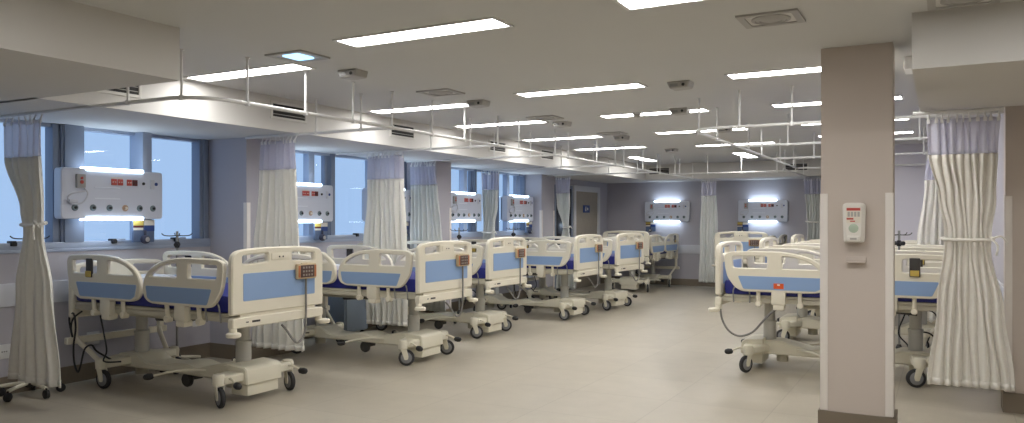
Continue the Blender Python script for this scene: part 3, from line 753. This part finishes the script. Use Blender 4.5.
    for x, sg in ((0.83, 1), (-0.62, -1)):
        poly = [(x-0.055, -0.36), (x+0.055, -0.36), (x+0.09, -0.10), (x+0.09, 0.10), (x+0.055, 0.36), (x-0.055, 0.36), (x-0.16, 0.12), (x-0.16, -0.12)]
        b.plate(round_poly(poly, 0.03, 3), [], 0.175, 0.245, 0.012, lambda a, c, n: (a, c, n))
        for s in (1, -1): b.lathe((x, s*0.365, 0.17), (0, 0, 1), [(0, 0.045), (0.06, 0.05), (0.085, 0.042), (0.092, 0.02)], 16)
    bo = b.build('base', M['creamb'], r)
    cv = MB(); cv.plate(round_poly([(0.73, 0.30), (0.90, 0.285), (0.935, 0.265), (0.945, 0.145), (0.73, 0.145)], 0.012, 3), [], -0.19, 0.19, 0.010, xz(0)); cv.bb(0.74, 0.925, -0.165, 0.165, 0.055, 0.15, 0.01)
    cv.build('end_cover', M['creamb'], bo)
    for x in (0.58, -0.58): MB().cyl((x, 0, 0.07), (x, 0, 0.16), 0.055, n=18).build('column_foot', M['under'], bo)
    md = MB(); md.lathe((0.12, -0.10, 0.095), (0, 1, 0), [(0, 0.05), (0.01, 0.06), (0.035, 0.06), (0.045, 0.05)], 18); md.bb(0.08, 0.16, -0.05, 0.05, 0.09, 0.16, 0.01); md.build('steering_wheel', M['dark'], bo)
    # casters
    for x, tr in ((0.83, 0.035), (-0.62, 0.03)):
        for sd in (1, -1):
            f = MB()
            for e in (1, -1):
                pts = [(-0.035, 0.20), (0.03, 0.20), (tr+0.022, 0.09), (tr+0.015, 0.06), (tr-0.02, 0.06), (tr-0.028, 0.09)]
                f.plate(round_poly(pts, 0.01, 3), [], e*0.027-0.004, e*0.027+0.004, 0.0015, lambda a, b2, n: (a, n, b2))
            f.bb(-0.035, 0.035, -0.03, 0.03, 0.165, 0.20, 0.01)
            fo = f.build('caster', M['creamb'], r); fo.location = (x, sd*0.365, 0); fo['swivel'] = (0 if x > 0 else 2)+(0 if sd < 0 else 1)
            w = MB(); c0 = Vector((tr, 0, 0.08)); ax = Vector((0, 1, 0))
            w.lathe(c0-ax*0.018, ax, [(0, 0.055), (0.0, 0.070), (0.006, 0.079), (0.018, 0.08), (0.030, 0.079), (0.036, 0.070), (0.036, 0.055)], 28); w.build('wheel', M['rubber'], fo)
            w = MB(); w.lathe(c0-ax*0.021, ax, [(0, 0.02), (0.0, 0.048), (0.003, 0.056), (0.039, 0.056), (0.042, 0.048), (0.042, 0.02)], 24); w.build('hub', M['hub'], fo)
    for x0, y0, x1, y1, z0, z1 in ((0.84, -0.30, 1.00, -0.345, 0.21, 0.185), (0.84, 0.30, 1.00, 0.345, 0.21, 0.185), (0.42, -0.14, 0.12, -0.43, 0.21, 0.185), (0.42, 0.14, 0.12, 0.43, 0.21, 0.185)):
        p = MB(); p.tube([(x0, y0, z0), ((x0+x1)/2, (y0+y1)/2, z0+0.01), (x1, y1, z1)], 0.010, 8, 3); po = p.build('brake_pedal', M['creamb'], r)
        dx, dy = x1-x0, y1-y0; l = math.hypot(dx, dy); dx /= l; dy /= l
        p = MB(); p.lathe((x1-dx*0.02, y1-dy*0.02, z1), (dx, dy, -0.1), [(0, 0.012), (0.012, 0.024), (0.045, 0.028), (0.07, 0.022), (0.08, 0.008)], 14); p.build('pedal_pad', M['black'], po)
    # power cables at the head
    c = MB()
    c.tube([(-0.80, -0.42, 0.66), (-0.86, -0.46, 0.60), (-0.88, -0.47, 0.52), (-0.86, -0.47, 0.44), (-0.90, -0.46, 0.50), (-0.92, -0.46, 0.60), (-0.86, -0.46, 0.64), (-0.83, -0.46, 0.52), (-0.86, -0.46, 0.36), (-0.85, -0.46, 0.22), (-0.80, -0.46, 0.14), (-0.76, -0.46, 0.20), (-0.72, -0.45, 0.34), (-0.64, -0.44, 0.38), (-0.58, -0.43, 0.33), (-0.58, -0.30, 0.24)], 0.008, 8, 5)
    c.tube([(-0.52, -0.44, 0.64), (-0.46, -0.45, 0.5), (-0.42, -0.45, 0.35), (-0.5, -0.42, 0.25), (-0.52, -0.25, 0.22)], 0.007, 8, 5)
    c.build('power_cable', M['bcable'], r)
    return r
BEDS = [
    (-5.74, 4.62, 0, 'nearest hospital bed of the window row, with black cables hanging at its head', True),
    (-5.54, 6.72, 0, 'second hospital bed of the window row, between the two straight curtains', True),
    (-5.85, 8.58, 0, 'third hospital bed of the window row, behind the second bed footboard', True),
    (-5.65, 10.70, 0, 'fourth hospital bed of the window row, in front of the fourth headwall unit', True),
    (-5.54, 12.25, -0.10, 'fifth and farthest hospital bed of the window row', True),
    (-5.55, 15.98, -PI/2, 'hospital bed against the far wall under the headwall unit nearer the door', False),
    (-3.28, 15.98, -PI/2, 'hospital bed against the far wall under the headwall unit nearer the column', True),
    (-0.79, 8.03, PI, 'nearest hospital bed right of the aisle, with an orange sticker, behind the column', False),
    (-0.79, 10.08, PI, 'second hospital bed right of the aisle, behind the one with the orange sticker', False),
    (-0.79, 12.30, PI, 'farthest hospital bed right of the aisle, only its footboard top showing', False)]
bed = make_bed(); beds = []
for i, (x, y, rz, lab, hs) in enumerate(BEDS):
    b = bed if i == 0 else copy_tree(bed)
    b.location = (x, y, 0); b.rotation_euler = (0, 0, rz); tag(b, lab, 'hospital bed', 'cream and blue hospital beds'); beds.append(b)
# every caster stands turned its own way
SW = [(-22, -18, 5, 12), (34, 26, 60, 20), (38, 42, 15, 70), (2, -6, 30, 45), (-4, 8, 20, 10), (10, 25, 40, 15), (15, 5, 30, 60), (80, 60, 84, 20), (8, 14, 40, 30), (20, 40, 10, 70)]
for i, b in enumerate(beds):
    for ch in b.children:
        if ch.name.startswith('caster'): ch.rotation_euler = (0, 0, math.radians(SW[i][ch['swivel']]))
# orange stickers on the nearest right row bed (facing the camera: local +y side after turning round)
for ch in beds[7].children:
    if ch.name.startswith('side_rail') and ch.data:
        ys = [v.co.y for v in ch.data.vertices]; xs = [v.co.x for v in ch.data.vertices]
        if sum(ys) > 0:
            cx = 0.53 if sum(xs) > 0 else -0.38
            MB().bb(cx-0.045, cx+0.045, 0.4985, 0.5005, 0.815, 0.865, 0.0).build('orange_sticker', M['sticker'], ch)
            MB().bb(cx-0.012, cx+0.012, 0.5005, 0.5015, 0.845, 0.858, 0.0).build('sticker_mark', M['paper'], ch)
# handsets hooked over the footboards
def make_handset():
    r = empty('bed_handset')
    x = 0.026
    b = MB(); b.box((x+0.022, 0.0, 1.03), (0.036, 0.215, 0.125), 0.012); b.bb(-0.034, x+0.01, -0.03, 0.03, 1.085, 1.095); b.build('handset_body', M['remote'], r)
    k = MB(); k.bb(x+0.038, x+0.0425, -0.078, 0.078, 0.98, 1.08, 0.002); ko = k.build('keypad', M['keypad'], r)
    for s in (-1, 1):
        k = MB(); k.bb(x+0.038, x+0.0425, s*0.092-0.01, s*0.092+0.01, 0.982, 1.078, 0.002); k.build('side_keys', M['orange'], r)
    for iy in range(4):
        for iz in range(3):
            k = MB(); yy = -0.048+iy*0.032; zz = 1.0+iz*0.03
            k.bb(x+0.042, x+0.0455, yy-0.009, yy+0.009, zz-0.008, zz+0.008, 0.002); k.build('key', M['key'], ko)
    c = MB()
    pts = [(x+0.022, 0.0, 0.97), (x+0.022, 0.0, 0.85), (x+0.022, 0.0, 0.70), (x+0.02, -0.005, 0.56), (x+0.012, -0.03, 0.48), (x+0.0, -0.08, 0.45), (x-0.015, -0.12, 0.49), (x-0.05, -0.15, 0.56), (x-0.09, -0.16, 0.60)]
    c.tube(pts, 0.009, 8, 5); c.build('cable', M['cable'], r)
    return r
hp = None
HL = {0: 'orange and black handset on the footboard of the nearest window row bed', 1: 'tan handset hooked on the footboard of the second window row bed', 2: 'tan handset hooked on the footboard of the third window row bed',
      3: 'handset hooked on the footboard of the fourth window row bed', 4: 'handset hooked on the footboard of the fifth window row bed', 6: 'handset on the footboard of the far wall bed nearer the column'}
for i, lab in HL.items():
    h = make_handset() if hp is None else copy_tree(hp)
    hp = hp or h
    x, y, rz = BEDS[i][:3]; v = Matrix.Rotation(rz, 3, 'Z') @ Vector((FX+0.004, 0.255, 0))
    h.location = (x+v.x, y+v.y, 0); h.rotation_euler = (0, 0, rz); tag(h, lab, 'remote control', 'handsets hooked over the footboards')

# hanging grey cable loop of the nearest right row bed
cl = MB(); bx, by = BEDS[7][:2]
cl.tube([(bx-x, by-y, z) for x, y, z in [(-1.86, 7.56, 0.60), (-1.84, 7.55, 0.50), (-1.78, 7.55, 0.40), (-1.68, 7.55, 0.355), (-1.56, 7.55, 0.40), (-1.47, 7.56, 0.50), (-1.38, 7.58, 0.60), (-1.30, 7.6, 0.64)]], 0.010, 8, 5)
cl.build('hanging_cable', M['cable'], beds[7])['label'] = 'grey cable looping under the rail'

# ------------------------------------------------------------------ drip stands
def make_stand(h=1.34):
    r = empty('drip_stand')
    p = MB(); p.cyl((0, 0, 0.11), (0, 0, h), 0.012, n=12); po = p.build('pole', M['steel'], r)
    for a in (0.3, 0.3+PI/2, 0.3+PI, 0.3+1.5*PI):
        m = MB(); m.tube([(0, 0, h-0.04), (0.05*math.cos(a), 0.05*math.sin(a), h-0.045), (0.115*math.cos(a), 0.115*math.sin(a), h-0.04), (0.14*math.cos(a), 0.14*math.sin(a), h-0.02)], 0.005, 6, 3); m.build('hook', M['dark'], r)
    k = MB(); k.lathe((0, 0, h-0.16), (0, 0, 1), [(0, 0.02), (0.01, 0.024), (0.05, 0.024), (0.06, 0.016)], 14); k.lathe((0, 0.02, h-0.13), (0, 1, 0), [(0, 0.012), (0.03, 0.022), (0.045, 0.022)], 12); k.lathe((0, -0.02, h-0.13), (0, -1, 0), [(0, 0.012), (0.03, 0.022), (0.045, 0.022)], 12); k.build('clamp', M['black'], r)
    hb = MB(); hb.lathe((0, 0, 0.075), (0, 0, 1), [(0, 0.03), (0.02, 0.04), (0.05, 0.035), (0.09, 0.018)], 14); hb.build('hub', M['dark'], r)
    for k in range(5):
        a = 0.5+2*PI*k/5; c, s = math.cos(a), math.sin(a)
        l = MB(); l.tube([(0.02*c, 0.02*s, 0.11), (0.13*c, 0.13*s, 0.10), (0.225*c, 0.225*s, 0.085)], 0.016, 8, 3); lo = l.build('leg', M['creamb'], r)
        w = MB(); ax = Vector((-s, c, 0)); c0 = Vector((0.225*c, 0.225*s, 0.037)); w.lathe(c0-ax*0.016, ax, [(0, 0.03), (0.004, 0.036), (0.028, 0.036), (0.032, 0.03)], 18); w.cyl(c0, c0+Vector((0, 0, 0.05)), 0.009, n=8); w.build('caster', M['black'], lo)
    return r
sp = make_stand()
for i, (x, y, lab) in enumerate(((-6.60, 3.79, 'drip stand behind the tied curtain at the nearest window'), (-6.56, 5.18, 'drip stand between the first bed and the first wall pier'),
                                 (-6.05, 9.50, 'drip stand at the second wall pier beside the fourth headwall unit'), (-6.30, 11.58, 'drip stand beside the pale leaning curtain'),
                                 (-0.39, 9.06, 'drip stand seen just right of the column'))):
    s = sp if i == 0 else copy_tree(sp)
    s.location = (x, y, 0); s.rotation_euler = (0, 0, 0.756); tag(s, lab, 'drip stand', 'drip stands on casters')

# bedside cabinet between second and third beds
r = thing('bedside_cabinet', 'grey bedside cabinet against the wall between the second and third beds', 'cabinet', (-6.56, 7.60, 0))
MB().bb(-0.22, 0.22, -0.22, 0.22, 0.08, 0.74, 0.008).build('body', M['cabinet'], r)
MB().bb(-0.235, 0.235, -0.235, 0.235, 0.74, 0.765, 0.006).build('top', M['rail'], r)
dr = MB().bb(0.218, 0.236, -0.2, 0.2, 0.54, 0.72, 0.004).build('drawer', M['cabinet'], r); MB().tube([(0.236, -0.06, 0.63), (0.258, -0.05, 0.63), (0.258, 0.05, 0.63), (0.236, 0.06, 0.63)], 0.006, 6, 1).build('handle', M['steel'], dr)
dr = MB().bb(0.218, 0.236, -0.2, 0.2, 0.11, 0.52, 0.004).build('door', M['cabinet'], r); MB().tube([(0.236, 0.15, 0.36), (0.258, 0.15, 0.37), (0.258, 0.15, 0.45), (0.236, 0.15, 0.46)], 0.006, 6, 1).build('handle', M['steel'], dr)
for sx in (-1, 1):
    for sy in (-1, 1):
        f = MB(); f.lathe((sx*0.17, sy*0.17-0.015, 0.035), (0, 1, 0), [(0, 0.03), (0.005, 0.035), (0.025, 0.035), (0.03, 0.03)], 14); f.cyl((sx*0.17, sy*0.17, 0.035), (sx*0.17, sy*0.17, 0.09), 0.01, n=8); f.build('caster', M['black'], r)

# wall outlets
def outlet(loc, rz, label, proto=[None]):
    if proto[0] is None:
        r = thing('wall_outlet', label, 'outlet', loc, rz, 'white outlets low on the walls')
        MB().bb(-0.06, 0.06, -0.012, 0.0, -0.06, 0.06, 0.005).build('plate', M['white'], r)
        h = MB()
        for q in (-0.018, 0, 0.018): h.cyl((q, -0.0115, 0), (q, -0.0135, 0), 0.005, n=8)
        h.build('sockets', M['dark'], r); proto[0] = r; return r
    r = copy_tree(proto[0]); r['label'] = label; r.location = loc; r.rotation_euler = (0, 0, rz); return r
outlet((XW, 3.70, 0.36), PI/2, 'white wall outlet at the left edge behind the drip stand')
outlet((XW, 4.48, 0.37), PI/2, 'white wall outlet behind the head of the nearest bed')
outlet((XW, 5.62, 0.40), PI/2, 'white wall outlet beside the first wall pier')

# soap dispenser on the column
r = thing('hand_sanitizer_dispenser', 'white hand sanitizer dispenser with red label on the column', 'dispenser', (-0.513, COLY, 1.43))
b = MB(); b.plate(round_poly([(-0.062, -0.13), (0.062, -0.13), (0.07, 0.12), (0.05, 0.135), (-0.05, 0.135), (-0.07, 0.12)], 0.02, 5), [], -0.10, 0.0, 0.018, lambda a, z, n: (a, n, z)); b.build('housing', M['disp'], r)
la = MB(); la.bb(-0.042, 0.042, -0.1025, -0.099, -0.0, 0.10); lo = la.build('label', M['paper'], r)
q = MB(); q.bb(-0.042, 0.042, -0.1035, -0.1024, 0.082, 0.10); q.bb(-0.042, 0.0, -0.1035, -0.1024, 0.022, 0.034); q.bb(-0.02, 0.01, -0.1035, -0.1024, 0.008, 0.016); q.build('red_print', M['socketred'], lo)
q = MB()
for k in range(4): q.bb(-0.036+0.02*k, -0.022+0.02*k, -0.1032, -0.1024, 0.042, 0.074)
q.build('grey_print', M['grey'], lo)
w = MB(); w.lathe((0, -0.094, -0.035), (0, -1, 0), [(0, 0.032), (0.006, 0.030), (0.010, 0.016)], 20); w.build('window', M['dispwin'], r)
pl = MB(); pl.bb(-0.04, 0.04, -0.115, -0.095, -0.122, -0.085, 0.008); plo = pl.build('push_lever', M['disp'], r)
MB().bb(-0.02, 0.02, -0.1165, -0.1145, -0.11, -0.098).build('lever_print', M['grey'], plo)
r = thing('drip_tray', 'small clear drip tray below the dispenser on the column', 'tray', (-0.505, COLY, 1.185))  # drip tray fixed to the column under the dispenser
t = MB(); t.bb(-0.062, 0.062, -0.012, 0.0, -0.02, 0.02, 0.004); t.bb(-0.062, 0.062, -0.05, -0.004, -0.02, -0.014, 0.003); t.build('tray', M['column'], r)

# ------------------------------------------------------------------ world, camera, view
w = bpy.data.worlds.new('sky'); scene.world = w; w.use_nodes = True
bg = w.node_tree.nodes['Background']; bg.inputs['Color'].default_value = (0.446, 0.612, 0.885, 1); bg.inputs['Strength'].default_value = 1.0
cam = bpy.data.cameras.new('camera'); co = bpy.data.objects.new('camera', cam); C.objects.link(co); scene.camera = co
cam.sensor_fit = 'HORIZONTAL'; cam.sensor_width = 36; cam.lens = 36*787/1024
cam.shift_y = (220-211.5)/1024
cam.clip_start = 0.05
yaw = math.atan2(0.4795, 0.8775)
co.location = (0, 0, 1.45); co.rotation_euler = (PI/2, 0, yaw)
vs = scene.view_settings; scene.display_settings.display_device = 'sRGB'
vs.view_transform = 'Standard'; vs.look = 'None'; vs.gamma = 1; vs.use_curve_mapping = False; vs.exposure = 0.0
scene.cycles.use_denoising = True
scene.cycles.max_bounces = 8; scene.cycles.diffuse_bounces = 5; scene.cycles.transparent_max_bounces = 16
scene.cycles.sample_clamp_indirect = 6
